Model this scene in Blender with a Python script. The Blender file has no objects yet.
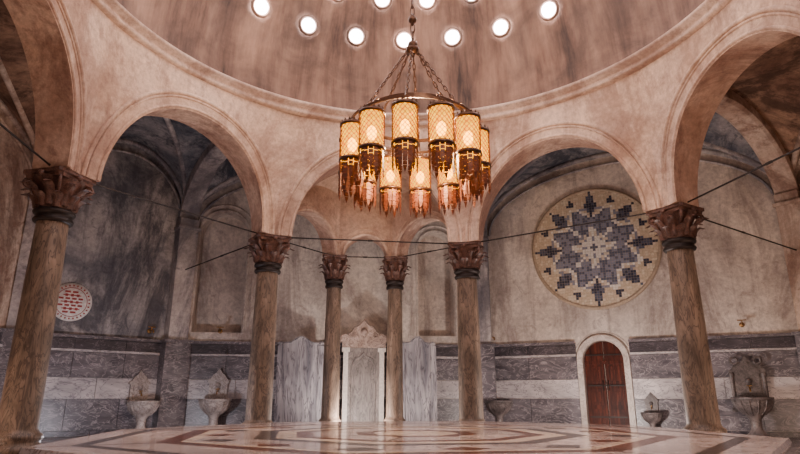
import bpy, math, random
from math import sin, cos, pi, radians, sqrt, atan2, hypot
from mathutils import Vector, Matrix
random.seed(7)
S = bpy.context.scene
CAMH = 0.83
C0 = Vector((0.17, 6.9, 0))
ZS = 4.0       # springing of the ring arches
KZ = ZS / 4.13
ZR = 6.71      # dome rim
RD = 4.75      # dome radius

# ------------------------------------------------------------ materials
def newmat(name):
    m = bpy.data.materials.new(name); m.use_nodes = True
    nt = m.node_tree
    return m, nt, nt.nodes['Principled BSDF']
def N(nt, t, **kw):
    n = nt.nodes.new(t)
    for k, v in kw.items():
        if k in n.inputs: n.inputs[k].default_value = v
        else: setattr(n, k, v)
    return n
def ramp(nt, src, stops):
    r = nt.nodes.new('ShaderNodeValToRGB')
    e = r.color_ramp.elements
    while len(e) < len(stops): e.new(0.5)
    for i, (p, c) in enumerate(stops):
        e[i].position = p; e[i].color = (*c, 1)
    nt.links.new(src, r.inputs[0]); return r
def mixc(nt, fac, a, b, mode='MIX'):
    m = nt.nodes.new('ShaderNodeMix'); m.data_type = 'RGBA'; m.blend_type = mode
    for inp, v in ((m.inputs[0], fac), (m.inputs[6], a), (m.inputs[7], b)):
        if hasattr(v, 'is_linked'): nt.links.new(v, inp)
        elif isinstance(v, (int, float)): inp.default_value = v
        else: inp.default_value = (*v, 1)
    return m.outputs[2]
def coords(nt, scale=(1, 1, 1), rot=(0, 0, 0)):
    tc = nt.nodes.new('ShaderNodeTexCoord'); mp = nt.nodes.new('ShaderNodeMapping')
    mp.inputs['Scale'].default_value = scale; mp.inputs['Rotation'].default_value = rot
    nt.links.new(tc.outputs['Object'], mp.inputs['Vector']); return mp.outputs[0]
def noise(nt, vec, scale, detail=6, rough=.6, dist=0):
    n = nt.nodes.new('ShaderNodeTexNoise'); n.inputs['Scale'].default_value = scale
    n.inputs['Detail'].default_value = detail; n.inputs['Roughness'].default_value = rough
    n.inputs['Distortion'].default_value = dist
    nt.links.new(vec, n.inputs['Vector']); return n.outputs[0]
def bump(nt, b, h, strength=.2, dist=.02):
    n = nt.nodes.new('ShaderNodeBump'); n.inputs['Strength'].default_value = strength
    n.inputs['Distance'].default_value = dist
    nt.links.new(h, n.inputs['Height']); nt.links.new(n.outputs[0], b.inputs['Normal'])

def plaster(name, c1, c2, stain, vs=1.0, stain_amt=.7, rough=.85, thr=.47):
    m, nt, b = newmat(name)
    v = coords(nt); vst = coords(nt, (1, 1, .45)); vdr = coords(nt, (1.6, 1.6, .16))
    n1 = noise(nt, v, .7 * vs, 8, .65, .4)
    n2 = noise(nt, vst, .6 * vs, 10, .75, .9)
    n3 = noise(nt, v, 11, 6, .75)
    n4 = noise(nt, v, 2.3 * vs, 9, .75, 1.2)
    n5 = noise(nt, vdr, 1.4 * vs, 8, .7, .3)
    base = ramp(nt, n1, [(.4, c1), (.6, c2)]).outputs[0]
    mask = ramp(nt, n2, [(thr, (0, 0, 0)), (thr + .1, (stain_amt,) * 3)]).outputs[0]
    c = mixc(nt, mask, base, stain)
    mask2 = ramp(nt, n4, [(.55, (0, 0, 0)), (.64, (stain_amt * .8,) * 3)]).outputs[0]
    c = mixc(nt, mask2, c, tuple(x * 1.15 for x in stain))
    mask3 = ramp(nt, n5, [(.53, (0, 0, 0)), (.66, (stain_amt * .75,) * 3)]).outputs[0]
    c = mixc(nt, mask3, c, tuple(x * .8 for x in stain))
    fine = ramp(nt, n3, [(.3, (.66, .64, .64)), (.7, (1.14, 1.12, 1.1))]).outputs[0]
    c = mixc(nt, 1.0, c, fine, 'MULTIPLY')
    nt.links.new(c, b.inputs['Base Color'])
    b.inputs['Roughness'].default_value = rough
    bump(nt, b, noise(nt, v, 5, 8, .7), .45, .05)
    return m
M_ring = plaster('plaster_rose', (.48, .325, .24), (.78, .59, .46), (.25, .135, .10), 1.0, .5, .85, .49)
M_arch = plaster('plaster_intrados', (.46, .29, .21), (.68, .49, .38), (.20, .09, .065), 1.2, .6)
M_bay = plaster('plaster_grey', (.32, .29, .29), (.62, .56, .54), (.13, .12, .145), .9, .8)
M_wall = plaster('plaster_wall', (.52, .45, .40), (.82, .73, .65), (.25, .19, .175), .9, .65, .85, .50)
M_wallL = plaster('plaster_wall_damp', (.20, .195, .215), (.50, .465, .455), (.075, .073, .092), 1.0, .85)
M_wallR = plaster('plaster_wall_red', (.45, .31, .235), (.66, .52, .42), (.19, .095, .065), .9, .75)
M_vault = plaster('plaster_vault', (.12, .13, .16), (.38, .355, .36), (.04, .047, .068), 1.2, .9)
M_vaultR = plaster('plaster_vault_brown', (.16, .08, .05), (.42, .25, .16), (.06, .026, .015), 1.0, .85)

def dome_mat():
    m, nt, b = newmat('dome_plaster')
    tc = nt.nodes.new('ShaderNodeTexCoord')
    sep = nt.nodes.new('ShaderNodeSeparateXYZ'); nt.links.new(tc.outputs['Object'], sep.inputs[0])
    at = N(nt, 'ShaderNodeMath', operation='ARCTAN2')
    nt.links.new(sep.outputs[1], at.inputs[0]); nt.links.new(sep.outputs[0], at.inputs[1])
    cmb = nt.nodes.new('ShaderNodeCombineXYZ')
    ma = N(nt, 'ShaderNodeMath', operation='MULTIPLY'); nt.links.new(at.outputs[0], ma.inputs[0]); ma.inputs[1].default_value = 8
    mz = N(nt, 'ShaderNodeMath', operation='MULTIPLY'); nt.links.new(sep.outputs[2], mz.inputs[0]); mz.inputs[1].default_value = .22
    nt.links.new(ma.outputs[0], cmb.inputs[0]); nt.links.new(mz.outputs[0], cmb.inputs[1])
    n1 = noise(nt, cmb.outputs[0], 1.0, 8, .68, .15)
    n2 = noise(nt, coords(nt), .8, 8, .65, .5)
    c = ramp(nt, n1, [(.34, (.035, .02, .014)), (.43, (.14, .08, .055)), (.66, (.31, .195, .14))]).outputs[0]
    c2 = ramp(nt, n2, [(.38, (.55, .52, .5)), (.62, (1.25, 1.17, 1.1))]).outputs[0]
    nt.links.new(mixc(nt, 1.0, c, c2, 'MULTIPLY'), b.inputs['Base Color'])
    b.inputs['Roughness'].default_value = .7
    bump(nt, b, n2, .3, .05)
    return m
M_dome = dome_mat()

def marble(name, c1, c2, vein, scale=1.0, rough=.3, stretch=(1, 1, 1), rot=(0, 0, 0), veinpos=.5, vw=.045):
    m, nt, b = newmat(name)
    v = coords(nt, stretch, rot)
    n1 = noise(nt, v, 1.3 * scale, 10, .62, 1.6)
    n2 = noise(nt, v, 2.2 * scale, 6, .55, 2.6)
    n3 = noise(nt, coords(nt), .9, 3, .5)
    c = ramp(nt, n1, [(.36, c1), (.64, c2)]).outputs[0]
    mask = ramp(nt, n2, [(veinpos - vw, (0, 0, 0)), (veinpos, (.85,) * 3), (veinpos + vw, (0, 0, 0))]).outputs[0]
    c = mixc(nt, mask, c, vein)
    c = mixc(nt, 1.0, c, ramp(nt, n3, [(.35, (.7, .69, .7)), (.65, (1.14, 1.12, 1.12))]).outputs[0], 'MULTIPLY')
    nt.links.new(c, b.inputs['Base Color'])
    b.inputs['Roughness'].default_value = rough
    return m
M_mgrey = marble('marble_grey', (.068, .06, .073), (.20, .178, .195), (.42, .38, .39), .9, .35, (1, 1, 2.2), (.3, .5, 0), .5, .03)
M_mdark = marble('marble_dark', (.028, .024, .03), (.08, .069, .082), (.22, .19, .21), 1.0, .35, (1, 1, 2), (.3, .2, 0), .5, .025)
M_mlight = marble('marble_light', (.44, .405, .41), (.68, .625, .62), (.13, .115, .14), .8, .3, (1, 1, 2.5), (.2, .4, 0), .5, .03)
M_mpanel = marble('marble_panel', (.18, .175, .20), (.54, .51, .52), (.06, .055, .075), .8, .3, (2.2, 2.2, .35), (.1, .12, 0), .5, .04)
M_mcarv = marble('marble_carved', (.24, .17, .14), (.46, .36, .31), (.12, .075, .06), 1.5, .5)
M_mstone = marble('stone_frame', (.56, .49, .43), (.74, .66, .60), (.40, .32, .27), 1.4, .5)
M_mslab = marble('portal_slab', (.19, .165, .155), (.36, .32, .30), (.09, .08, .08), 1.2, .5, (2, 2, .5))
M_plat = marble('platform_marble', (.46, .375, .35), (.74, .63, .59), (.24, .15, .14), .8, .12, (1, 1, 1), (0, 0, 0), .5, .025)
M_inl1 = marble('inlay_brown', (.09, .028, .018), (.17, .06, .04), (.07, .025, .015), 2, .2)
M_inl2 = marble('inlay_cream', (.66, .55, .43), (.82, .70, .58), (.5, .38, .3), 2, .15)
M_inl3 = marble('inlay_dark', (.025, .02, .022), (.07, .055, .06), (.15, .13, .13), 2, .2)
M_floor = marble('floor_marble', (.20, .165, .165), (.36, .31, .30), (.12, .09, .10), .7, .25)
M_shaft = marble('column_marble', (.11, .076, .052), (.30, .215, .155), (.05, .033, .026), 1.5, .5, (2.2, 2.2, .5), (.15, .1, 0), .5, .05)
M_cap = marble('capital_stone', (.06, .024, .016), (.17, .08, .055), (.02, .009, .007), 5, .5)

def simple(name, col, rough=.5, metal=0, emis=None, es=0):
    m, nt, b = newmat(name)
    b.inputs['Base Color'].default_value = (*col, 1)
    b.inputs['Roughness'].default_value = rough; b.inputs['Metallic'].default_value = metal
    if emis:
        b.inputs['Emission Color'].default_value = (*emis, 1); b.inputs['Emission Strength'].default_value = es
    n = noise(nt, coords(nt), 20, 4, .6)
    r = ramp(nt, n, [(.3, tuple(x * .75 for x in col)), (.7, tuple(min(1, x * 1.15) for x in col))])
    nt.links.new(r.outputs[0], b.inputs['Base Color'])
    return m
M_iron = simple('black_iron', (.03, .022, .02), .5, .6)
M_brass = simple('aged_brass', (.42, .24, .09), .35, .9)
M_brassd = simple('dark_brass', (.10, .05, .03), .4, .8)
M_shade = simple('shade_brass', (.26, .10, .02), .4, .7)
M_star = simple('dome_lamp_glass', (.9, .85, .85), .3, 0, (1, .88, .90), 42)
M_bulb = simple('bulb', (1, .8, .4), .3, 0, (1, .60, .12), 34)

def fringe_mat():
    m, nt, b = newmat('copper_fringe')
    n = noise(nt, coords(nt), 25, 4, .6)
    r = ramp(nt, n, [(.3, (.06, .014, .006)), (.7, (.19, .05, .018))]); nt.links.new(r.outputs[0], b.inputs['Base Color'])
    b.inputs['Roughness'].default_value = .5; b.inputs['Metallic'].default_value = .2
    return m
M_fringe = fringe_mat()
def glow_glass():
    m, nt, b = newmat('amber_glass')
    out = nt.nodes['Material Output']
    tr = nt.nodes.new('ShaderNodeBsdfTransparent'); tr.inputs[0].default_value = (1, .58, .12, 1)
    em = nt.nodes.new('ShaderNodeEmission'); em.inputs[1].default_value = 4.2
    n = noise(nt, coords(nt), 16, 3, .5)
    r = ramp(nt, n, [(.3, (.85, .22, .002)), (.7, (1, .46, .008))]); nt.links.new(r.outputs[0], em.inputs[0])
    mx = nt.nodes.new('ShaderNodeMixShader'); mx.inputs[0].default_value = .72
    nt.links.new(tr.outputs[0], mx.inputs[1]); nt.links.new(em.outputs[0], mx.inputs[2])
    nt.links.new(mx.outputs[0], out.inputs[0]); return m
M_glow = glow_glass()

def wood():
    m, nt, b = newmat('red_wood')
    n = noise(nt, coords(nt, (6, 6, .6)), 2.5, 8, .6, 1)
    r = ramp(nt, n, [(.3, (.016, .003, .002)), (.5, (.06, .011, .005)), (.75, (.17, .036, .016))])
    nt.links.new(r.outputs[0], b.inputs['Base Color']); b.inputs['Roughness'].default_value = .5
    b.inputs['Specular IOR Level'].default_value = .2
    bump(nt, b, n, .4, .01); return m
M_wood = wood()

# ------------------------------------------------------------ mesh builder
class MB:
    def __init__(s): s.v = []; s.f = []; s.m = []; s.sm = []
    def add(s, verts, faces, mi=0, smooth=False):
        o = len(s.v); s.v += [tuple(p) for p in verts]
        for f in faces:
            s.f.append(tuple(i + o for i in f)); s.m.append(mi); s.sm.append(smooth)
    def grid(s, rows, mi=0, smooth=True, close=False):
        nc = len(rows[0]); verts = [p for r in rows for p in r]; fs = []
        for i in range(len(rows) - 1):
            for j in range(nc if close else nc - 1):
                k = (j + 1) % nc
                fs.append((i * nc + j, i * nc + k, (i + 1) * nc + k, (i + 1) * nc + j))
        s.add(verts, fs, mi, smooth)
    def lathe(s, prof, seg=24, c=(0, 0, 0), mi=0, smooth=True, sx=1, sy=1):
        rows = [[(c[0] + r * cos(2 * pi * k / seg) * sx, c[1] + r * sin(2 * pi * k / seg) * sy, c[2] + z) for k in range(seg)] for r, z in prof]
        s.grid(rows, mi, smooth, True)
    def box(s, lo, hi, mi=0, M=None):
        x0, y0, z0 = lo; x1, y1, z1 = hi
        vs = [Vector(p) for p in ((x0, y0, z0), (x1, y0, z0), (x1, y1, z0), (x0, y1, z0), (x0, y0, z1), (x1, y0, z1), (x1, y1, z1), (x0, y1, z1))]
        if M: vs = [M @ p for p in vs]
        s.add(vs, [(0, 3, 2, 1), (4, 5, 6, 7), (0, 1, 5, 4), (1, 2, 6, 5), (2, 3, 7, 6), (3, 0, 4, 7)], mi)
    def tube(s, pts, r, seg=8, mi=0, closed=False):
        pts = [Vector(p) for p in pts]; n = len(pts); rows = []
        up = None
        for i, p in enumerate(pts):
            a = pts[i - 1] if (i > 0 or closed) else p; b = pts[(i + 1) % n] if (i < n - 1 or closed) else p
            t = (b - a).normalized()
            if up is None:
                up = Vector((0, 0, 1)) if abs(t.z) < .9 else Vector((1, 0, 0))
            x = t.cross(up)
            if x.length < 1e-4: x = t.cross(Vector((1, 0, 0)))
            x.normalize(); y = x.cross(t).normalized(); up = y
            rr = r[i] if isinstance(r, (list, tuple)) else r
            rows.append([p + x * cos(2 * pi * k / seg) * rr + y * sin(2 * pi * k / seg) * rr for k in range(seg)])
        if closed: rows.append(rows[0])
        s.grid(rows, mi, True, True)
    def prism(s, outline, y0, y1, mi=0, M=None):
        n = len(outline)
        vs = [Vector((x, y0, z)) for x, z in outline] + [Vector((x, y1, z)) for x, z in outline]
        if M: vs = [M @ p for p in vs]
        s.add(vs, [tuple(range(n)), tuple(range(2 * n - 1, n - 1, -1))] + [(i, i + n, (i + 1) % n + n, (i + 1) % n) for i in range(n)], mi)
    def sphere(s, c, r, mi=0, seg=12, rg=8, sz=1):
        s.lathe([(max(1e-4, r * sin(pi * i / rg)), -r * cos(pi * i / rg) * sz) for i in range(rg + 1)], seg, c, mi)
    def obj(s, name, mats, parent=None, loc=None, rotz=0):
        me = bpy.data.meshes.new(name); me.from_pydata(s.v, [], s.f)
        for m in mats: me.materials.append(m)
        me.polygons.foreach_set('material_index', s.m); me.polygons.foreach_set('use_smooth', s.sm)
        me.update()
        o = bpy.data.objects.new(name, me); S.collection.objects.link(o)
        if parent: o.parent = parent
        if loc: o.location = loc
        o.rotation_euler[2] = rotz
        return o
def link(name, me, loc, rotz=0, parent=None, scale=None):
    o = bpy.data.objects.new(name, me); S.collection.objects.link(o); o.location = loc; o.rotation_euler[2] = rotz
    if parent: o.parent = parent
    if scale: o.scale = scale
    return o
def empty(name, loc=(0, 0, 0)):
    e = bpy.data.objects.new(name, None); S.collection.objects.link(e); e.location = loc; return e

# ------------------------------------------------------------ plan
R8 = 5.61
def ringp(a): return C0 + Vector((R8 * cos(radians(a)), R8 * sin(radians(a)), 0))
G = ringp(-13); E = ringp(77); Z = ringp(212)
A = Vector((-5.06, 8.20, 0)); F = Vector((4.84, 9.86, 0)); B = Vector((-2.70, 11.76, 0))
Y_ = Vector((-1.8, .3, 0)); X_ = Vector((3.5, 1.2, 0))
ring = [A, B, E, F, G, X_, Y_, Z]
outer = [Vector(p) for p in ((-8.3, 12.9, 0), (-5.8, 15.2, 0), (2.3, 16.5, 0), (9.2, 13.05, 0), (11.0, 4.8, 0), (5.5, -3.2, 0), (-4.2, -3.6, 0), (-9.2, 4.2, 0))]
Cc = Vector((-1.53, 13.46, 0)); Dc = Vector((-.12, 13.62, 0))

# ------------------------------------------------------------ ring wall with arches
def ringwall(k):
    P0, P1 = ring[k], ring[(k + 1) % 8]
    def sc(p, d):
        q = p - C0; return C0 + q * (1 + d / q.length)
    I0, I1 = sc(P0, -.3), sc(P1, -.3); O0, O1 = sc(P0, .3), sc(P1, .3)
    L = (P1 - P0).length; half = L / 2; R = half - .37; KR = 1.03 if L < 4.6 else .9
    def inner(f, z):
        b = I0.lerp(I1, (f + 1) / 2); d = (b - C0); d = d / d.length
        t = C0 + d * (RD + .02); s_ = max(0, min(1, (z - ZS) / (ZR - ZS))) ** 1.3
        p = b.lerp(t, s_); return Vector((p.x, p.y, z))
    def outr(f, z):
        p = O0.lerp(O1, (f + 1) / 2); return Vector((p.x, p.y, z))
    us = [-half, -R] + [-R * cos(pi * i / 40) for i in range(1, 40)] + [R, half]
    def zb(u): return ZS + (KR * sqrt(max(0, R * R - u * u)) if abs(u) < R else 0)
    mb = MB(); M = 16
    rows = [[inner(u / half, zb(u) + (ZR - zb(u)) * j / M) for u in us] for j in range(M + 1)]
    mb.grid(rows, 0)
    rows = [[outr(u / half, zb(u) + (8.2 - zb(u)) * j / 4) for u in us] for j in range(5)]
    mb.grid(rows, 2)
    rows = [[inner(u / half, zb(u)) for u in us], [outr(u / half, zb(u)) for u in us]]
    mb.grid(rows, 1)
    mb.grid([[inner(u / half, ZR) for u in us], [outr(u / half, 8.2) for u in us]], 2)
    for dr, rad in ((.05, .03), (.23, .022), (.30, .04)):
        rr = R + dr; pts = []
        for i in range(49):
            a = pi * i / 48; u = -rr * cos(a)
            if abs(u) > half - .01: u = math.copysign(half - .01, u)
            pts.append(inner(u / half, ZS + max(.0, (R * KR + dr) * sin(a))))
        mb.tube(pts, rad, 6, 0)
    return mb.obj('wall_arcade', [M_ring, M_arch, M_bay])
for k in range(8):
    o = ringwall(k); o.name = 'wall_arcade_%d' % (k + 1)

# dome with cornice
mb = MB()
prof = [(RD * cos(radians(a)), RD * sin(radians(a))) for a in [90 * i / 36 for i in range(36)]] + [(.01, RD)]
mb.lathe(prof, 96, (0, 0, 0), 0)
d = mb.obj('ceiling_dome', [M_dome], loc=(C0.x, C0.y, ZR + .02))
mb = MB()
mb.lathe([(RD + .06, -.22), (RD - .03, -.2), (RD - .05, -.15), (RD - .01, -.12), (RD - .01, -.06), (RD - .1, -.03), (RD - .12, .02), (RD - .08, .06), (RD + .02, .07)], 96, (0, 0, 0), 0)
mb.obj('trim_dome_cornice', [M_ring], loc=(C0.x, C0.y, ZR))

# dome lights
mb = MB()
def star(az, al):
    c = Vector((cos(radians(az)) * cos(radians(al)), sin(radians(az)) * cos(radians(al)), sin(radians(al)))) * (RD - .03)
    n = -c.normalized(); x = n.cross(Vector((0, 0, 1))).normalized(); y = n.cross(x)
    rows = []
    for r, h in ((.22, 0), (.21, .04), (.18, .05), (.17, .02)):
        rows.append([c + n * h + (x * cos(2 * pi * k / 16) + y * sin(2 * pi * k / 16)) * r for k in range(16)])
    mb.grid(rows, 0, True, True)
    rows = []
    for i in range(5):
        t = pi / 2 * i / 4
        rows.append([c + n * (.02 + .09 * sin(t)) + (x * cos(2 * pi * k / 16) + y * sin(2 * pi * k / 16)) * max(.15 * cos(t), .001) for k in range(16)])
    mb.grid(rows, 1, True, True)
for i in range(26): star(91 + 360 / 26 * i, 20.9)
for i in range(26): star(91 + 360 / 26 * (i + .5), 31.1)
for i in range(13): star(91 + 360 / 13 * i, 44)
for i in range(13): star(91 + 360 / 13 * (i + .5), 57)
mb.obj('dome_star_lamps', [M_dome, M_star], loc=(C0.x, C0.y, ZR + .02))

# ------------------------------------------------------------ outer walls with openings
def walldir(P0, P1):
    d = (P1 - P0); L = d.length; d = d / L; n = Vector((d.y, -d.x, 0))
    if n.dot(C0 - P0) < 0: n = -n
    return d, n, L
def outer_wall(name, P0, P1, openings, mat, H=8.4):
    d, n, L = walldir(P0, P1); mb = MB()
    def P(u, z, off=0):
        p = P0 + d * u + n * off; return Vector((p.x, p.y, z))
    cuts = [0]
    for (uc, h, z0, zs, dep) in sorted(openings): cuts += [uc - h, uc + h]
    cuts.append(L)
    for i in range(0, len(cuts), 2):
        mb.grid([[P(cuts[i], 0), P(cuts[i + 1], 0)], [P(cuts[i], H), P(cuts[i + 1], H)]], 0, False)
    for (uc, h, z0, zs, dep) in openings:
        us = [-h * cos(pi * i / 24) for i in range(25)]
        top = [zs + sqrt(max(0, h * h - u * u)) for u in us]
        mb.grid([[P(uc + u, t) for u, t in zip(us, top)], [P(uc + u, H) for u in us]], 0, False)
        if z0 > 0: mb.grid([[P(uc + u, 0) for u in us], [P(uc + u, z0) for u in us]], 0, False)
        out = [(uc - h, z0)] + [(uc + u, t) for u, t in zip(us, top)] + [(uc + h, z0)]
        mb.grid([[P(u, z) for u, z in out], [P(u, z, -dep) for u, z in out]], 0, True)
        mb.grid([[P(uc - h, z0), P(uc + h, z0)], [P(uc - h, z0, -dep), P(uc + h, z0, -dep)]], 0, False)
        mb.add([P(u, z, -dep) for u, z in out], [tuple(range(len(out)))], 0)
        for ex, rd in ((.05, .04), (.2, .03)):
            mb.tube([P(uc - h - ex, z0, .0)] + [P(uc + (h + ex) / h * u, zs + (t - zs) * (h + ex) / h, .0) for u, t in zip(us, top)] + [P(uc + h + ex, z0, .0)], rd, 6, 0)
    return mb.obj(name, [mat])
OA, OB, OE, OF, OG, OX, OY, OZ = outer
outer_wall('wall_back_left', OA, OB, [], M_wallL)
dBE, nBE, LBE = walldir(OB, OE)
outer_wall('wall_back', OB, OE, [(1.05, .62, 2.45, 5.1, .5), (6.9, .5, 2.45, 4.9, .4)], M_wall)
DU = 3.14; DH = .50; DZ = 1.72
outer_wall('wall_back_right', OE, OF, [(DU, DH, 0, DZ, .28)], M_wall)
outer_wall('wall_right', OF, OG, [(2.2, .9, 2.45, 4.6, .6), (6, .9, 2.45, 4.6, .6)], M_wallR)
outer_wall('wall_front_right', OG, OX, [], M_wallR)
outer_wall('wall_front', OX, OY, [], M_wall)
outer_wall('wall_front_left', OY, OZ, [], M_wall)
outer_wall('wall_left', OZ, OA, [(6.2, .9, 2.45, 4.6, .6), (2.5, .9, 2.45, 4.6, .6)], M_wallR)

# dado in marble courses
courses = [(0, .12, .10, 1), (.12, .80, .05, 0), (.80, 1.27, .07, 2), (1.27, 1.84, .05, 0), (1.84, 1.90, .08, 2), (1.90, 2.14, .055, 1), (2.14, 2.22, .11, 0)]
def dado(name, P0, P1, gaps=()):
    d, n, L = walldir(P0, P1); mb = MB()
    ends = [0] + [x for g in gaps for x in g] + [L]
    rot = Matrix(((d.x, n.x, 0, P0.x), (d.y, n.y, 0, P0.y), (0, 0, 1, 0), (0, 0, 0, 1)))
    for i in range(0, len(ends), 2):
        a, b = ends[i], ends[i + 1]
        for ci, (z0, z1, t, m) in enumerate(courses):
            nb = max(1, round((b - a) / (1.35 if ci % 2 else 1.7)))
            for j in range(nb):
                x0 = a + (b - a) * j / nb; x1 = a + (b - a) * (j + 1) / nb
                mb.box((x0 + .005, 0, z0 + .004), (x1 - .005, t + .004 * ((j + ci) % 2), z1 - .004), m, rot)
    return mb.obj(name, [M_mgrey, M_mdark, M_mlight])
dn = ['back_left', 'back', 'back_right', 'right', 'front_right', 'front', 'front_left', 'left']
for k in range(8):
    g = [(DU - .64, DU + .64)] if k == 2 else ()
    dado('trim_dado_' + dn[k], outer[k], outer[(k + 1) % 8], g)

# groin vaults over the ambulatory
ZV = 5.3
def vault(k, rise=1.95):
    R0, R1 = ring[k], ring[(k + 1) % 8]; O0, O1 = outer[k], outer[(k + 1) % 8]
    mb = MB(); n = 36; rows = []
    for j in range(n + 1):
        t = .5 - .5 * cos(pi * j / n); row = []
        for i in range(n + 1):
            s_ = -cos(pi * i / n)
            a = R0.lerp(R1, (s_ + 1) / 2); b = O0.lerp(O1, (s_ + 1) / 2); p = a.lerp(b, t)
            h = max(rise * sqrt(max(0, 1 - s_ * s_)), rise * .92 * sqrt(max(0, 1 - (2 * t - 1) ** 2)))
            row.append((p.x, p.y, ZV + h))
        rows.append(row)
    mb.grid(rows, 0)
    for sg in (-1, 1):
        pts = []
        for i in range(33):
            t = .5 - .5 * cos(pi * i / 32); s_ = sg * (2 * t - 1)
            a = R0.lerp(R1, (s_ + 1) / 2); b = O0.lerp(O1, (s_ + 1) / 2); p = a.lerp(b, t)
            pts.append((p.x, p.y, ZV + rise * sqrt(max(0, 1 - s_ * s_)) - .02))
        mb.tube(pts, .07, 6, 1)
    dO = (O1 - O0).normalized(); nO = (C0 - O0); nO = nO - dO * nO.dot(dO); nO.normalize()
    for ex, rd in ((.06, .07), (.34, .035)):
        pts = []
        for i in range(41):
            a = pi * i / 40; p = O0.lerp(O1, .5 - .5 * cos(a) * (1 - ex / 4)) + nO * .04
            pts.append((p.x, p.y, ZV + (rise - ex) * sin(a)))
        mb.tube(pts, rd, 6, 1)
    dv = (O0 - R0).normalized(); nv = Vector((dv.y, -dv.x, 0)); L = (O0 - R0).length
    prof = []
    for i in range(33):
        a = pi * i / 32; t = .5 - .5 * cos(a)
        for_r = []
        zt = ZV + rise * .92 * sin(a)
        p = R0.lerp(O0, .04 + .92 * t)
        for w, hh in ((-.25, .15), (-.25, -.22), (-.18, -.27), (.18, -.27), (.25, -.22), (.25, .15)):
            q = p + nv * w; for_r.append((q.x, q.y, zt + hh))
        prof.append(for_r)
    mb.grid(prof, 1, False)
    Mx = Matrix(((nv.x, -dv.x, 0, O0.x), (nv.y, -dv.y, 0, O0.y), (0, 0, 1, 0), (0, 0, 0, 1)))
    mb.box((-.25, 0, 2.2), (.25, .34, ZV + .1), 1, Mx)
    mb.box((-.29, 0, ZV - .2), (.29, .39, ZV - .12), 1, Mx)
    mb.box((-.32, 0, 0), (.32, .42, 1.3), 2, Mx)
    mb.box((-.32, 0, 1.3), (.32, .42, 2.14), 2, Mx)
    mb.box((-.36, 0, 2.14), (.36, .46, 2.22), 2, Mx)
    right = k in (3, 4, 7)
    return mb.obj('ceiling_vault_%d' % (k + 1), [M_vaultR if right else M_vault, M_wallR if right else M_bay, M_mgrey])
for k in range(8): vault(k)

# ------------------------------------------------------------ inner niche arcade B-C-D-E with half dome
def small_arch(P0, P1, name):
    d = (P1 - P0); L = d.length; half = L / 2; d = d / L; n = Vector((d.y, -d.x, 0))
    R = half - .22; rz = min(R, .88); th = .2; H = 5.75; mb = MB()
    us = [-half, -R] + [-R * cos(pi * i / 28) for i in range(1, 28)] + [R, half]
    zb = lambda u: ZS + (rz * sqrt(max(0, 1 - (u / R) ** 2)) if abs(u) < R else 0)
    mid = (P0 + P1) / 2
    def P(u, z, o):
        p = mid + d * u + n * o; return Vector((p.x, p.y, z))
    for o, m in ((th, 0), (-th, 2)):
        mb.grid([[P(u, zb(u), o) for u in us], [P(u, H, o) for u in us]], m, False)
    mb.grid([[P(u, zb(u), th) for u in us], [P(u, zb(u), -th) for u in us]], 1)
    for ex, rd in ((.04, .03), (.15, .025)):
        mb.tube([P(-(R + ex) * cos(pi * i / 28), ZS + (rz + ex) * sin(pi * i / 28), th) for i in range(29)], rd, 6, 0)
    return mb.obj(name, [M_ring, M_arch, M_bay])
small_arch(B, Cc, 'wall_niche_arch_left'); small_arch(Cc, Dc, 'wall_niche_arch_centre'); small_arch(Dc, E, 'wall_niche_arch_right')
dB = (E - B).normalized(); nB = Vector((-dB.y, dB.x, 0)); midB = (B + E) / 2
def inside(p, ex=.12):
    poly = [B, Cc, Dc, E]
    for i in range(3):
        a, b = poly[i], poly[i + 1]; e = (b - a).normalized(); nn = Vector((-e.y, e.x, 0))
        if (p - a).dot(nn) > ex: return False
    return True
mb = MB(); nn_ = 60
vs = []
for i in range(nn_ + 1):
    for j in range(nn_ + 1):
        ph = pi * i / nn_; ps = pi / 2 * j / nn_
        p = midB + dB * (-2.0 * cos(ph)) + nB * (2.0 * sin(ph) * cos(ps) + .1)
        vs.append(Vector((p.x, p.y, ZS + 1.95 * sin(ph) * sin(ps))))
fs = []
for i in range(nn_):
    for j in range(nn_):
        f = (i * (nn_ + 1) + j, (i + 1) * (nn_ + 1) + j, (i + 1) * (nn_ + 1) + j + 1, i * (nn_ + 1) + j + 1)
        c = sum((vs[q] for q in f), Vector()) / 4; c.z = 0
        if inside(c): fs.append(f)
mb.add(vs, fs, 0, True)
mb.obj('ceiling_half_dome', [M_ring])

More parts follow.
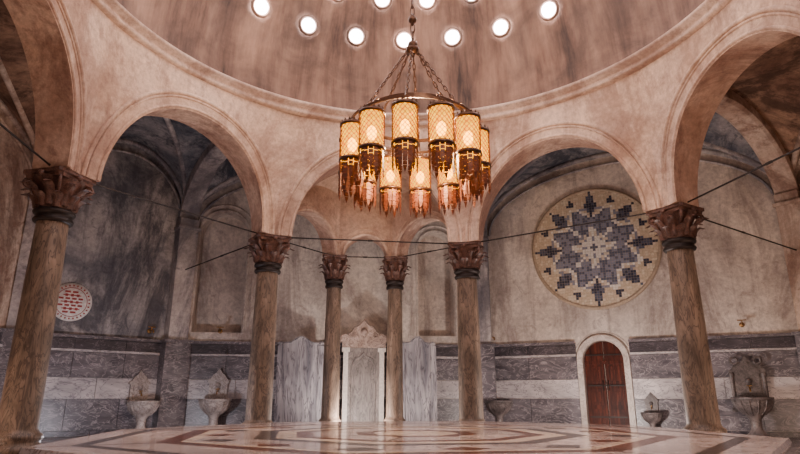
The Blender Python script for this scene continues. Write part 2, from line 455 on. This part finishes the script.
# ------------------------------------------------------------ columns
def column_mesh():
    mb = MB()
    mb.box((-.38, -.38, 0), (.38, .38, .14), 0)
    mb.lathe([(.36, .14), (.38, .18), (.36, .23), (.30, .25), (.29, .29), (.32, .32), (.31, .37), (.265, .40), (.245, .45), (.24, 1.2), (.225, 2.4), (.208, 3.42)], 32, (0, 0, 0), 0)
    mb.lathe([(.212, 3.36), (.255, 3.37), (.268, 3.40), (.255, 3.43), (.24, 3.44), (.24, 3.48), (.265, 3.49), (.28, 3.52), (.265, 3.555), (.23, 3.56)], 32, (0, 0, 0), 1)
    mb.lathe([(.23, 3.55), (.235, 3.7), (.26, 3.85), (.32, 3.97), (.36, 4.03)], 32, (0, 0, 0), 2)
    def leaf(ang, z0, h, w, r0, curl):
        rows = []
        for i in range(8):
            t = i / 7; z = z0 + h * (t if t < .85 else .85 - (t - .85) * .8)
            r = r0 + .05 * t + curl * max(0, t - .35) ** 2 * 2.2
            ww = w * (1 - .25 * t) * (1 if t < .7 else sqrt(max(.05, 1 - ((t - .7) / .31) ** 2)))
            ww *= 1 + .13 * (i % 2)
            row = []
            for j in range(5):
                s_ = (j - 2) / 2; rr = r + .035 * (1 - abs(s_)) + (.015 if j == 2 else 0)
                da = s_ * ww / rr
                row.append((rr * cos(ang + da), rr * sin(ang + da), z))
            rows.append(row)
        mb.grid(rows, 2, True)
    for k in range(8): leaf(2 * pi * k / 8, 3.57, .24, .085, .235, .14)
    for k in range(8): leaf(2 * pi * (k + .5) / 8, 3.6, .38, .085, .245, .2)
    for k in range(4):
        a = pi / 4 + k * pi / 2; c = Vector((cos(a), sin(a), 0))
        pts = []
        for i in range(22):
            th = i / 21 * 2 * pi * 1.4; r = .075 * (1 - i / 25)
            pts.append(c * (.38 + r * sin(th)) + Vector((0, 0, 3.96 - r * cos(th))))
        mb.tube(pts, .024, 6, 2)
        mb.tube([c * .26 + Vector((0, 0, 3.75)), c * .33 + Vector((0, 0, 3.86)), c * .38 + Vector((0, 0, 3.89))], [.02, .025, .024], 6, 2)
        a2 = k * pi / 2; mb.sphere((cos(a2) * .34, sin(a2) * .34, 4.06), .05, 2)
    out = []
    for k in range(4):
        a = pi / 4 + k * pi / 2; RA = .475
        p0 = Vector((cos(a - .07), sin(a - .07))) * RA; p1 = Vector((cos(a + .07), sin(a + .07))) * RA
        q = Vector((cos(a + .07 + pi / 2 - .14), sin(a + .07 + pi / 2 - .14))) * RA
        out += [p0, p1]
        for i in range(1, 8):
            t = i / 8; p = p1.lerp(q, t); p = p * (1 - .05 * sin(pi * t)); out.append(p)
    rows = [[(p.x * s_, p.y * s_, z) for p in out] for s_, z in ((.5, 4.0), (.9, 4.01), (.92, 4.06), (1, 4.08), (1, 4.13), (.3, 4.131))]
    mb.grid(rows, 2, False, True)
    mb.v = [(x, y, z * KZ) for x, y, z in mb.v]
    return mb.obj('marble_column', [M_shaft, M_iron, M_cap])
col0 = column_mesh()
col0.location = A; col0.rotation_euler[2] = atan2((A - C0).y, (A - C0).x)
for p in (B, E, F, G, X_, Y_, Z):
    link('marble_column', col0.data, p, atan2((p - C0).y, (p - C0).x))
for p in (Cc, Dc):
    link('marble_column', col0.data, p, radians(6), scale=(.78, .78, 1))

# tie rods
def rod(a, b, z=ZS - .06, r=.015):
    mb = MB(); a = Vector((a.x, a.y, z)); b = Vector((b.x, b.y, z)); dd = (b - a).normalized()
    mb.tube([a + dd * .05, b - dd * .05], r, 8, 0)
    c = a.lerp(b, .5); mb.tube([c - dd * .05, c + dd * .05], r * 1.5, 8, 0)
    mb.obj('iron_tie_rod', [M_iron])
for k in range(8): rod(ring[k], ring[(k + 1) % 8], ZS + .03)
for k in range(8): rod(ring[k], ring[k].lerp(outer[k], .95), ZS + .02)
for a, b in ((B, Cc), (Cc, Dc), (Dc, E)): rod(a, b, ZS + .02, .013)

# ------------------------------------------------------------ floor, platform
mb = MB(); mb.add([(p.x * 1.0, p.y, 0) for p in outer], [tuple(range(7, -1, -1))])
fl = mb.obj('floor', [M_floor])
mb = MB(); KP = .88
def octp(r, z, off=-13): return [(KP * r * cos(radians(off + 45 * k)), KP * r * sin(radians(off + 45 * k)), z) for k in range(8)]
mb.grid([octp(4.1, 0), octp(4.1, .36), octp(4.22, .37), octp(4.24, .41), octp(4.22, .45), octp(3.85, .45)], 0, False, True)
radii = [(3.85, 3.68, 3), (3.68, 3.1, 0), (3.1, 2.86, 1), (2.86, 2.72, 2), (2.72, 2.1, 0), (2.1, 1.85, 3), (1.85, 1.6, 2), (1.6, 1.38, 1), (1.38, .8, 0), (.8, .55, 1), (.55, .01, 2)]
for r1, r2, m in radii: mb.grid([octp(r1, .45), octp(r2, .45)], m, False, True)
for k in range(16):
    a = radians(-13 + 22.5 * k); R1 = 2.1 if k % 2 else 2.17
    c = Vector((cos(a), sin(a), 0)); t = Vector((-sin(a), cos(a), 0))
    q = [c * (R1 - .17), c * R1 + t * .2, c * (R1 + .17), c * R1 - t * .2]
    mb.add([(p.x, p.y, .4515) for p in q], [(0, 1, 2, 3)], 1 if k % 2 else 3)
for k in range(8):
    a = radians(-13 + 45 * k); c = Vector((cos(a), sin(a), 0)) * KP; t = Vector((-sin(a), cos(a), 0)) * .012
    for r1, r2 in ((.8, 1.38), (3.1, 3.68), (3.85, 4.2)):
        q = [c * r1 - t, c * r2 - t, c * r2 + t, c * r1 + t]; mb.add([(p.x, p.y, .4512) for p in q], [(0, 1, 2, 3)], 3)
mb.obj('marble_platform', [M_plat, M_inl1, M_inl2, M_inl3], loc=(C0.x, C0.y, 0))

# ------------------------------------------------------------ frame on walls helper
def wallM(P0, P1, u, z=0, off=0):
    d, n, L = walldir(P0, P1); p = P0 + d * u + n * off
    return Matrix(((d.x, -n.x, 0, p.x), (d.y, -n.y, 0, p.y), (0, 0, 1, z), (0, 0, 0, 1)))
def place(o, M): o.matrix_world = M

# door
e = empty('wooden_door'); place(e, wallM(OE, OF, DU, 0, 0))
def archpts(h, z0, zs, n=24, k=1.0): return [(-h, z0)] + [(-h * cos(pi * i / n), zs + k * h * sin(pi * i / n)) for i in range(n + 1)] + [(h, z0)]
mb = MB()
inn = archpts(DH - .01, 0, DZ); out = archpts(DH + .13, 0, DZ)
mb.grid([[(x, -.12, z) for x, z in inn], [(x, -.12, z) for x, z in out]], 0, False)
mb.grid([[(x, -.12, z) for x, z in inn], [(x, .27, z) for x, z in inn]], 0, False)
mb.grid([[(x, -.12, z) for x, z in out], [(x, 0, z) for x, z in out]], 0, False)
mb.obj('stone_frame', [M_mstone], parent=e)
mb = MB(); hw = DH - .02
for sgn in (-1, 1):
    o = [(sgn * .012, .02), (sgn * .012, DZ + hw)] + [(sgn * hw * sin(pi / 2 * i / 10), DZ + hw * cos(pi / 2 * i / 10)) for i in range(1, 11)] + [(sgn * hw, .02)]
    mb.prism(o, .10, .15, 0)
    for z0, z1 in ((.15, .55), (.65, 1.05), (1.15, 1.58)):
        mb.box((min(sgn * .08, sgn * .41), .075, z0), (max(sgn * .08, sgn * .41), .12, z1), 0)
        mb.box((min(sgn * .14, sgn * .35), .06, z0 + .08), (max(sgn * .14, sgn * .35), .1, z1 - .08), 0)
    mb.tube([(sgn * .06, .06, 1.0), (sgn * .06, .03, 1.06), (sgn * .06, .03, 1.18), (sgn * .06, .06, 1.24)], .014, 6, 1)
mb.box((-hw, .08, 1.64), (hw, .13, 1.72), 0)
for z in (.35, 1.1, 1.85): mb.box((-.44, .055, z), (.44, .075, z + .035), 1)
mb.obj('door_leaf', [M_wood, M_iron], parent=e)

# mosaic medallion
MR = 1.63
mcols = [(.62, .49, .35), (.72, .61, .47), (.10, .105, .15), (.25, .25, .31), (.035, .035, .06), (.84, .78, .70), (.24, .15, .11)]
mm = [simple('tessera_%d' % i, c, .5) for i, c in enumerate(mcols)]
mb = MB(); NT = 49
for i in range(NT):
    for j in range(NT):
        x = (i - NT // 2) / (NT / 2); y = (j - NT // 2) / (NT / 2); r = hypot(x, y)
        if r > .955: continue
        th = math.degrees(atan2(y, x)); a = radians(abs((th + 22.5) % 45 - 22.5)); a2 = radians(22.5) - a
        p, q = r * cos(a), r * sin(a); p2, q2 = r * cos(a2), r * sin(a2)
        hsh = (i * 73 + j * 131 + i * j * 17) % 10; col = 0 if hsh < 7 else 1
        def dia(pp, qq, c_, l, w, g=0): return abs(pp - c_) / l + qq / w < 1 + g
        if r < .05: col = 2
        elif r < .12: col = 5
        elif r < .2: col = 3 if a < radians(11) else 5
        elif dia(p2, q2, .46, .27, .17): col = 2 if hsh < 4 else 3
        elif dia(p, q, .36, .16, .10): col = 5 if hsh < 6 else 3
        elif dia(p, q, .36, .16, .10, .6) and p < .42: col = 1
        elif dia(p, q, .72, .24, .10): col = 4 if hsh < 6 else 2
        elif dia(p2, q2, .46, .27, .17, .3): col = 1 if hsh < 6 else 5
        elif dia(p2, q2, .82, .08, .07): col = 4
        elif dia(p, q, .66, .07, .20): col = 3
        s_ = MR / (NT / 2) * .47; cx, cz = x * MR, y * MR; yy = -.045 - .002 * (hsh % 3)
        mb.add([(cx - s_, yy, cz - s_), (cx + s_, yy, cz - s_), (cx + s_, yy, cz + s_), (cx - s_, yy, cz + s_)], [(0, 1, 2, 3)], col)
e = empty('mosaic_medallion'); place(e, wallM(OE, OF, DU + .04, 4.64, .01))
mb.obj('tesserae', mm, parent=e)
mb = MB()
def disc_ring(mb, rows_, mi, seg=64):
    mb.grid([[(r * cos(2 * pi * k / seg), y, r * sin(2 * pi * k / seg)) for k in range(seg)] for r, y in rows_], mi, True, True)
disc_ring(mb, [(.01, -.04), (MR * .97, -.04)], 0)
disc_ring(mb, [(MR * .955, -.04), (MR * .96, -.065), (MR, -.065), (MR * 1.01, -.03), (MR * 1.01, 0)], 1)
mb.obj('backing_disc', [simple('grout', (.46, .36, .26), .8), simple('medallion_rim', (.42, .32, .23), .6)], parent=e)

# round red sign
e = empty('round_wall_sign')
d_, n_, L_ = walldir(OA, OB)
place(e, wallM(OA, OB, .274 * L_, 2.95, 0.01))
M_red = simple('sign_red', (.36, .035, .03), .5); M_wht = simple('sign_cream', (.86, .80, .76), .5)
mb = MB(); r0 = .44
disc_ring(mb, [(.01, -.03), (r0, -.03), (r0, 0)], 1)
for k in range(28):
    a = 2 * pi * k / 28; c = Vector((cos(a), 0, sin(a))); t = Vector((-sin(a), 0, cos(a)))
    q = [c * .36 - t * .014, c * .40 - t * .016, c * .40 + t * .016, c * .36 + t * .014]
    mb.add([(p.x, -.034, p.z) for p in q], [(0, 1, 2, 3)], 0)
disc_ring(mb, [(.325, -.034), (.34, -.034)], 0)
for j in range(7):
    z = (j - 3) * .078; w_ = sqrt(max(.001, .285 ** 2 - z * z))
    if j % 2 == 0:
        n_b = max(2, int(w_ / .055))
        for i in range(n_b):
            x0 = -w_ + 2 * w_ * i / n_b; x1 = x0 + 2 * w_ / n_b * .72
            mb.add([(x0, -.034, z - .022), (x1, -.034, z - .022), (x1, -.034, z + .022), (x0, -.034, z + .022)], [(0, 1, 2, 3)], 0)
    else:
        mb.add([(-w_ * .8, -.034, z - .012), (w_ * .8, -.034, z - .012), (w_ * .8, -.034, z + .012), (-w_ * .8, -.034, z + .012)], [(0, 1, 2, 3)], 0)
        for sx in (-.12, 0, .12):
            mb.add([(sx - .03, -.036, z - .03), (sx + .03, -.036, z - .03), (sx + .03, -.036, z + .03), (sx - .03, -.036, z + .03)], [(0, 1, 2, 3)], 0)
mb.obj('sign_face', [M_red, M_wht], parent=e)

# ------------------------------------------------------------ fountains
def fountain(P0, P1, u, scale=1.0, ornate=False, mat=M_mcarv):
    e = empty('marble_wash_fountain'); place(e, wallM(P0, P1, u, 0, .02) @ Matrix.Diagonal((scale, scale, scale, 1)))
    mb = MB()
    mb.lathe([(.20, 0), (.22, .05), (.15, .1), (.10, .2), (.11, .36), (.17, .44), (.27, .52), (.34, .62), (.37, .74), (.39, .76), (.39, .80), (.34, .80), (.31, .72), (.22, .60), (.01, .56)], 28, (0, -.52, 0), 0)
    for k in range(14):
        a = 2 * pi * k / 14
        mb.tube([(.19 * cos(a), -.52 + .19 * sin(a), .46), (.31 * cos(a), -.52 + .31 * sin(a), .57), (.375 * cos(a), -.52 + .375 * sin(a), .73)], .018, 5, 0)
    mb.obj('basin', [mat], parent=e)
    mb = MB(); w = .22 if not ornate else .3; H = 1.34 if not ornate else 1.45
    out = [(-w, .55), (-w, H - .15), (-w - .04, H - .15), (-w - .04, H - .1), (-w + .02, H - .06), (-w + .08, H + .04), (-.08, H + .08), (0, H + .2), (.08, H + .08), (w - .08, H + .04), (w - .02, H - .06), (w + .04, H - .1), (w + .04, H - .15), (w, H - .15), (w, .55)]
    mb.prism(out, -.16, -.07, 0)
    mb.prism([(x * .7, (z - .9) * .8 + .95) for x, z in out], -.19, -.15, 0)
    if ornate:
        for s_ in (-1, 1):
            mb.lathe([(.05, .55), (.06, .6), (.035, .66), (.04, 1.2), (.06, 1.26), (.05, 1.3)], 10, (s_ * .3, -.16, 0), 0)
            pts = [(s_ * (.22 - .07 * cos(t * .6)), -.2, H + .1 + .07 * sin(t * .6)) for t in range(11)]
            mb.tube(pts, .03, 6, 0)
        mb.box((-.38, -.3, .5), (.38, -.07, .58), 0)
    mb.sphere((0, -.2, 1.12), .07, 0)
    mb.obj('backplate', [mat], parent=e)
    mb = MB(); mb.tube([(0, -.17, .98), (0, -.28, .99), (0, -.33, .95), (0, -.33, .91)], .018, 8, 0); mb.tube([(-.05, -.25, 1.03), (.05, -.25, 1.03)], .012, 6, 0); mb.tube([(0, -.25, .98), (0, -.25, 1.03)], .01, 6, 0)
    mb.obj('tap', [M_brass], parent=e)
    return e
def u_at(P0, P1, px, py=390):
    f_, cp, sp = 587, .960, .279
    k = ((px - 400) / f_) / (cp - (227 - py) / f_ * sp)
    d, n, L = walldir(P0, P1)
    return (k * P0.y - P0.x) / (d.x - k * d.y)
M_fdark = marble('fountain_dark', (.09, .075, .075), (.24, .20, .19), (.05, .04, .04), 1.6, .45)
M_flight = marble('fountain_pale', (.36, .31, .285), (.60, .53, .49), (.18, .14, .13), 1.6, .45)
fountain(OA, OB, u_at(OA, OB, 137), .95, False, M_flight)
fountain(OB, OE, u_at(OB, OE, 219), 1.0, False, M_flight)
fountain(OB, OE, u_at(OB, OE, 492), .95, False, M_fdark)
fountain(OE, OF, u_at(OE, OF, 749), 1.05, True, M_fdark)
fountain(OE, OF, u_at(OE, OF, 650), .62, False, M_fdark)

def spout(P0, P1, px, py, z):
    e = empty('brass_wall_tap'); place(e, wallM(P0, P1, u_at(P0, P1, px, py), z, 0))
    mb = MB(); mb.lathe([(.01, 0), (.06, 0), (.05, .02), (.01, .022)], 12, (0, 0, 0), 0)
    mb.v = [(x, -z_, y) for x, y, z_ in mb.v]
    mb.tube([(0, 0, 0), (0, -.2, .02), (0, -.27, 0), (0, -.28, -.06)], .022, 8, 0)
    mb.tube([(-.09, -.14, .09), (.09, -.14, .09)], .014, 6, 0); mb.tube([(0, -.14, 0), (0, -.14, .1)], .014, 6, 0)
    mb.obj('tap_body', [M_brass], parent=e)
spout(OA, OB, 150, 327, 2.42); spout(OB, OE, 221, 326, 2.48); spout(OB, OE, 491, 334, 2.4); spout(OE, OF, 741, 320, 2.45)

# ------------------------------------------------------------ marble partitions and entrance portal
def frame_at(p, rot):
    return Matrix.Translation(p) @ Matrix.Rotation(rot, 4, 'Z')
def screen(px, w, Y, rot, name='marble_partition_screen'):
    x = (px - 400) / 587 / 1.0 * Y
    e = empty(name); place(e, frame_at(Vector((x, Y, 0)), rot))
    mb = MB(); hw = w / 2
    out = [(-hw, 0), (-hw, 2.1), (-hw + .04, 2.16), (-hw * .5, 2.18), (-hw * .3, 2.26), (-.05, 2.32), (.05, 2.32), (hw * .3, 2.26), (hw * .5, 2.18), (hw - .04, 2.16), (hw, 2.1), (hw, 0)]
    mb.prism(out, -.05, .05, 0)
    for s_ in (-1, 1):
        mb.box((s_ * hw - .07, -.08, 0), (s_ * hw + .07, .08, 2.08), 0); mb.sphere((s_ * hw, 0, 2.13), .07, 0)
    mb.box((-hw, -.07, 0), (hw, .07, .25), 0)
    mb.tube([(x * .93, -.05, z * .985) for x, z in out], .018, 6, 0)
    mb.obj('panel', [M_mpanel], parent=e)
screen(303, 1.0, 15.0, radians(8)); screen(417, .80, 15.1, radians(8))
e = empty('entrance_portal'); place(e, frame_at(Vector((-.93, 15.35, 0)), radians(8)))
mb = MB()
for s_ in (-1, 1):
    mb.box((s_ * .46 - .06, -.1, 0), (s_ * .46 + .06, .1, 1.95), 0)
    mb.box((s_ * .46 - .1, -.12, 1.95), (s_ * .46 + .1, .12, 2.05), 0)
mb.obj('jambs', [simple('pale_marble', (.66, .59, .54), .4)], parent=e)
mb = MB(); mb.box((-.40, .02, 0), (.40, .06, 2.05), 0)
fr_ = [(-.3, .2), (-.3, 1.6), (-.22, 1.78), (-.08, 1.84), (0, 1.94), (.08, 1.84), (.22, 1.78), (.3, 1.6), (.3, .2)]
mb.tube([(x, .02, z) for x, z in fr_], .025, 6, 0, True)
mb.tube([(x * .8, .02, .2 + (z - .2) * .92 + .05) for x, z in fr_], .015, 6, 0, True)
mb.obj('inner_slab', [M_mslab], parent=e)
mb = MB(); mb.box((-.56, -.1, 2.05), (.56, .1, 2.2), 0)
out = [(-.62, 2.2), (-.6, 2.35), (-.5, 2.42), (-.42, 2.36), (-.34, 2.46), (-.25, 2.6), (-.12, 2.64), (0, 2.78), (.12, 2.64), (.25, 2.6), (.34, 2.46), (.42, 2.36), (.5, 2.42), (.6, 2.35), (.62, 2.2)]
mb.prism(out, -.09, .09, 0)
for s_ in (-1, 1):
    mb.tube([(s_ * (.3 + .09 * (1 - t / 16) * cos(t * .7)), -.1, 2.36 + .09 * (1 - t / 16) * sin(t * .7)) for t in range(14)], .022, 6, 0)
mb.sphere((0, -.08, 2.45), .1, 0); mb.tube([(x * .94, -.09, 2.2 + (z - 2.2) * .93) for x, z in out], .02, 6, 0)
mb.obj('carved_crest', [M_mcarv], parent=e)

# ------------------------------------------------------------ chandelier
ce = empty('chandelier', (C0.x, C0.y, CAMH))
seg = 16; rows = 14; LH = .46; LR = .148
mb = MB()
verts = []; faces = []
for j in range(rows + 1):
    for i in range(seg):
        a = 2 * pi * (i + (.5 if j % 2 else 0)) / seg; verts.append((LR * cos(a), LR * sin(a), -LH / 2 + LH * j / rows))
def vi(i, j): return j * seg + i % seg
for j in range(0, rows - 1):
    for i in range(seg):
        if j % 2 == 0: faces.append((vi(i, j), vi(i, j + 1), vi(i, j + 2), vi(i - 1, j + 1)))
mb.add(verts, faces, 0)
lat = mb.obj('shade_lattice', [M_shade], parent=ce)
w = lat.modifiers.new('wire', 'WIREFRAME'); w.thickness = .010; w.use_replace = True
mb = MB(); mb.lathe([(LR - .012, -LH / 2), (LR - .012, LH / 2)], 20, (0, 0, 0), 0)
gl = mb.obj('glass_cylinder', [M_glow], parent=ce)
mb = MB(); mb.sphere((0, 0, -.02), .06, 0, 12, 8, 1.5); bl = mb.obj('bulb', [M_bulb], parent=ce)
mb = MB()
for z, r in ((-LH / 2, LR + .004), (LH / 2, LR + .004)):
    mb.lathe([(r - .01, z - .02), (r + .008, z - .02), (r + .008, z + .02), (r - .01, z + .02)], 24, (0, 0, 0), 0)
for k in range(16):
    a0 = 2 * pi * k / 16; a1 = 2 * pi * (k + 1) / 16; am = (a0 + a1) / 2
    mb.add([(LR * cos(a0), LR * sin(a0), LH / 2), (LR * cos(a1), LR * sin(a1), LH / 2), (LR * 1.05 * cos(am), LR * 1.05 * sin(am), LH / 2 + .06)], [(0, 1, 2)], 0)
for k in range(3):
    a = 2 * pi * k / 3; mb.tube([(LR * cos(a), LR * sin(a), LH / 2), (0, 0, LH / 2 + .1)], .006, 5, 0)
mb.tube([(0, 0, LH / 2 + .08), (0, 0, LH / 2 + .13)], .008, 5, 0)
cr = mb.obj('shade_rims', [M_brassd], parent=ce)
mb = MB()
for k in range(16):
    a = 2 * pi * k / 16; Lf = .20 + (.07 if k % 2 else 0); ww = .027
    t = Vector((-sin(a), cos(a), 0)); c = Vector((cos(a), sin(a), 0)) * (LR - (.0 if k % 2 else .012))
    z0 = -LH / 2
    for seg_i in range(4):
        za = z0 - Lf * seg_i / 4; zb_ = z0 - Lf * (seg_i + .9) / 4
        mb.add([c + t * ww * .9 + Vector((0, 0, za)), c - t * ww * .9 + Vector((0, 0, za)), c * 1.02 - t * ww + Vector((0, 0, zb_)), c * 1.02 + t * ww + Vector((0, 0, zb_))], [(0, 1, 2, 3)], 0)
    mb.add([c + t * ww + Vector((0, 0, z0 - Lf)), c - t * ww + Vector((0, 0, z0 - Lf)), c + Vector((0, 0, z0 - Lf - .09))], [(0, 1, 2)], 0)
fr = mb.obj('fringe', [M_fringe], parent=ce)
zl = 2.98; RL = .81
proto = [lat, gl, bl, cr, fr]
for k in range(12):
    a = radians(-98 + 30 * k); loc = (RL * cos(a), RL * sin(a), zl)
    for p in proto:
        if k == 0: p.location = loc
        else:
            o = link(p.name, p.data, loc, parent=ce)
            if p is lat:
                w = o.modifiers.new('wire', 'WIREFRAME'); w.thickness = .010; w.use_replace = True
mb = MB()
def hoop(r, z, t, hh=.03):
    mb.lathe([(r - t, z - hh), (r + t, z - hh), (r + t, z + hh), (r - t, z + hh), (r - t, z - hh)], 64, (0, 0, 0), 0, False)
hoop(RL, zl + LH / 2 + .13, .01, .015); hoop(.66, zl + LH / 2 + .24, .012, .02)
for k in range(12):
    a = radians(-98 + 30 * k); c = Vector((cos(a), sin(a), 0)); zz = Vector((0, 0, 1))
    mb.tube([c * .66 + zz * (zl + LH / 2 + .24), c * .74 + zz * (zl + LH / 2 + .24), c * RL + zz * (zl + LH / 2 + .13)], .008, 6, 0)
mb.obj('frame', [M_brassd], parent=ce)
def chain(mb, p, q, r=.03, t=.008):
    p, q = Vector(p), Vector(q); L = (q - p).length; n = max(2, int(L / (r * 2.6))); d_ = (q - p).normalized()
    x = d_.cross(Vector((.3, .9, .1))).normalized(); y = d_.cross(x)
    for i in range(n):
        c = p.lerp(q, (i + .5) / n); s_ = x if i % 2 else y
        mb.tube([c + d_ * (L / n * .68) * cos(2 * pi * k / 10) + s_ * r * .55 * sin(2 * pi * k / 10) for k in range(10)], t, 5, 0, True)
mb = MB(); zh = 4.5
for k in range(6):
    a = radians(-98 + 60 * k); chain(mb, (.66 * cos(a), .66 * sin(a), zl + LH / 2 + .26), (.04 * cos(a), .04 * sin(a), zh), .032, .008)
chain(mb, (0, 0, zh + .12), (0, 0, ZR + RD - CAMH - .05), .05, .012)
mb.sphere((0, 0, zh + .05), .07, 0); mb.lathe([(.03, zh - .08), (.09, zh - .04), (.09, zh), (.03, zh + .02)], 16, (0, 0, 0), 0)
mb.sphere((0, 0, zh + .45), .06, 0)
mb.obj('chains', [M_brassd], parent=ce)

# ------------------------------------------------------------ lights
def plight(name, loc, e_, col, r=.3):
    l = bpy.data.lights.new(name, 'POINT'); l.energy = e_; l.color = col; l.shadow_soft_size = r
    o = bpy.data.objects.new(name, l); S.collection.objects.link(o); o.location = loc
plight('chandelier_light', (C0.x, C0.y, CAMH + 3.05), 300, (1, .62, .34), .05)
plight('hall_fill_light', (1.0, 3.2, 5.6), 190, (1, .82, .70), .4)  # added fill for the hall, not a lamp of the room
plight('hall_fill_light', (-1.0, 6, 9.0), 50, (1, .78, .68), .4)  # second added fill, high under the dome, no fixture
for k, en in ((0, 150), (1, 260), (2, 350), (3, 150), (7, 70), (4, 60), (5, 25), (6, 25)):
    m = (ring[k] + ring[(k + 1) % 8]) / 2; q = (outer[k] + outer[(k + 1) % 8]) / 2
    col = (.92, .90, 1) if k == 0 else ((1, .68, .5) if k in (3, 7, 4) else (1, .87, .80))
    p = m.lerp(q, .30); plight('bay_fill_light', (p.x, p.y, .2), en, col, .14)  # added uplights near the floor to brighten each bay, no fixtures there

wd = bpy.data.worlds.new('world'); S.world = wd; wd.use_nodes = True
wd.node_tree.nodes['Background'].inputs[0].default_value = (.5, .45, .5, 1); wd.node_tree.nodes['Background'].inputs[1].default_value = .2

# ------------------------------------------------------------ camera
cam = bpy.data.cameras.new('camera'); co = bpy.data.objects.new('camera', cam); S.collection.objects.link(co)
cam.sensor_width = 36; cam.lens = 587 / 800 * 36; cam.clip_start = .05
co.location = (0, 0, CAMH); co.rotation_euler = (radians(90 + 16.2), 0, 0)
S.camera = co
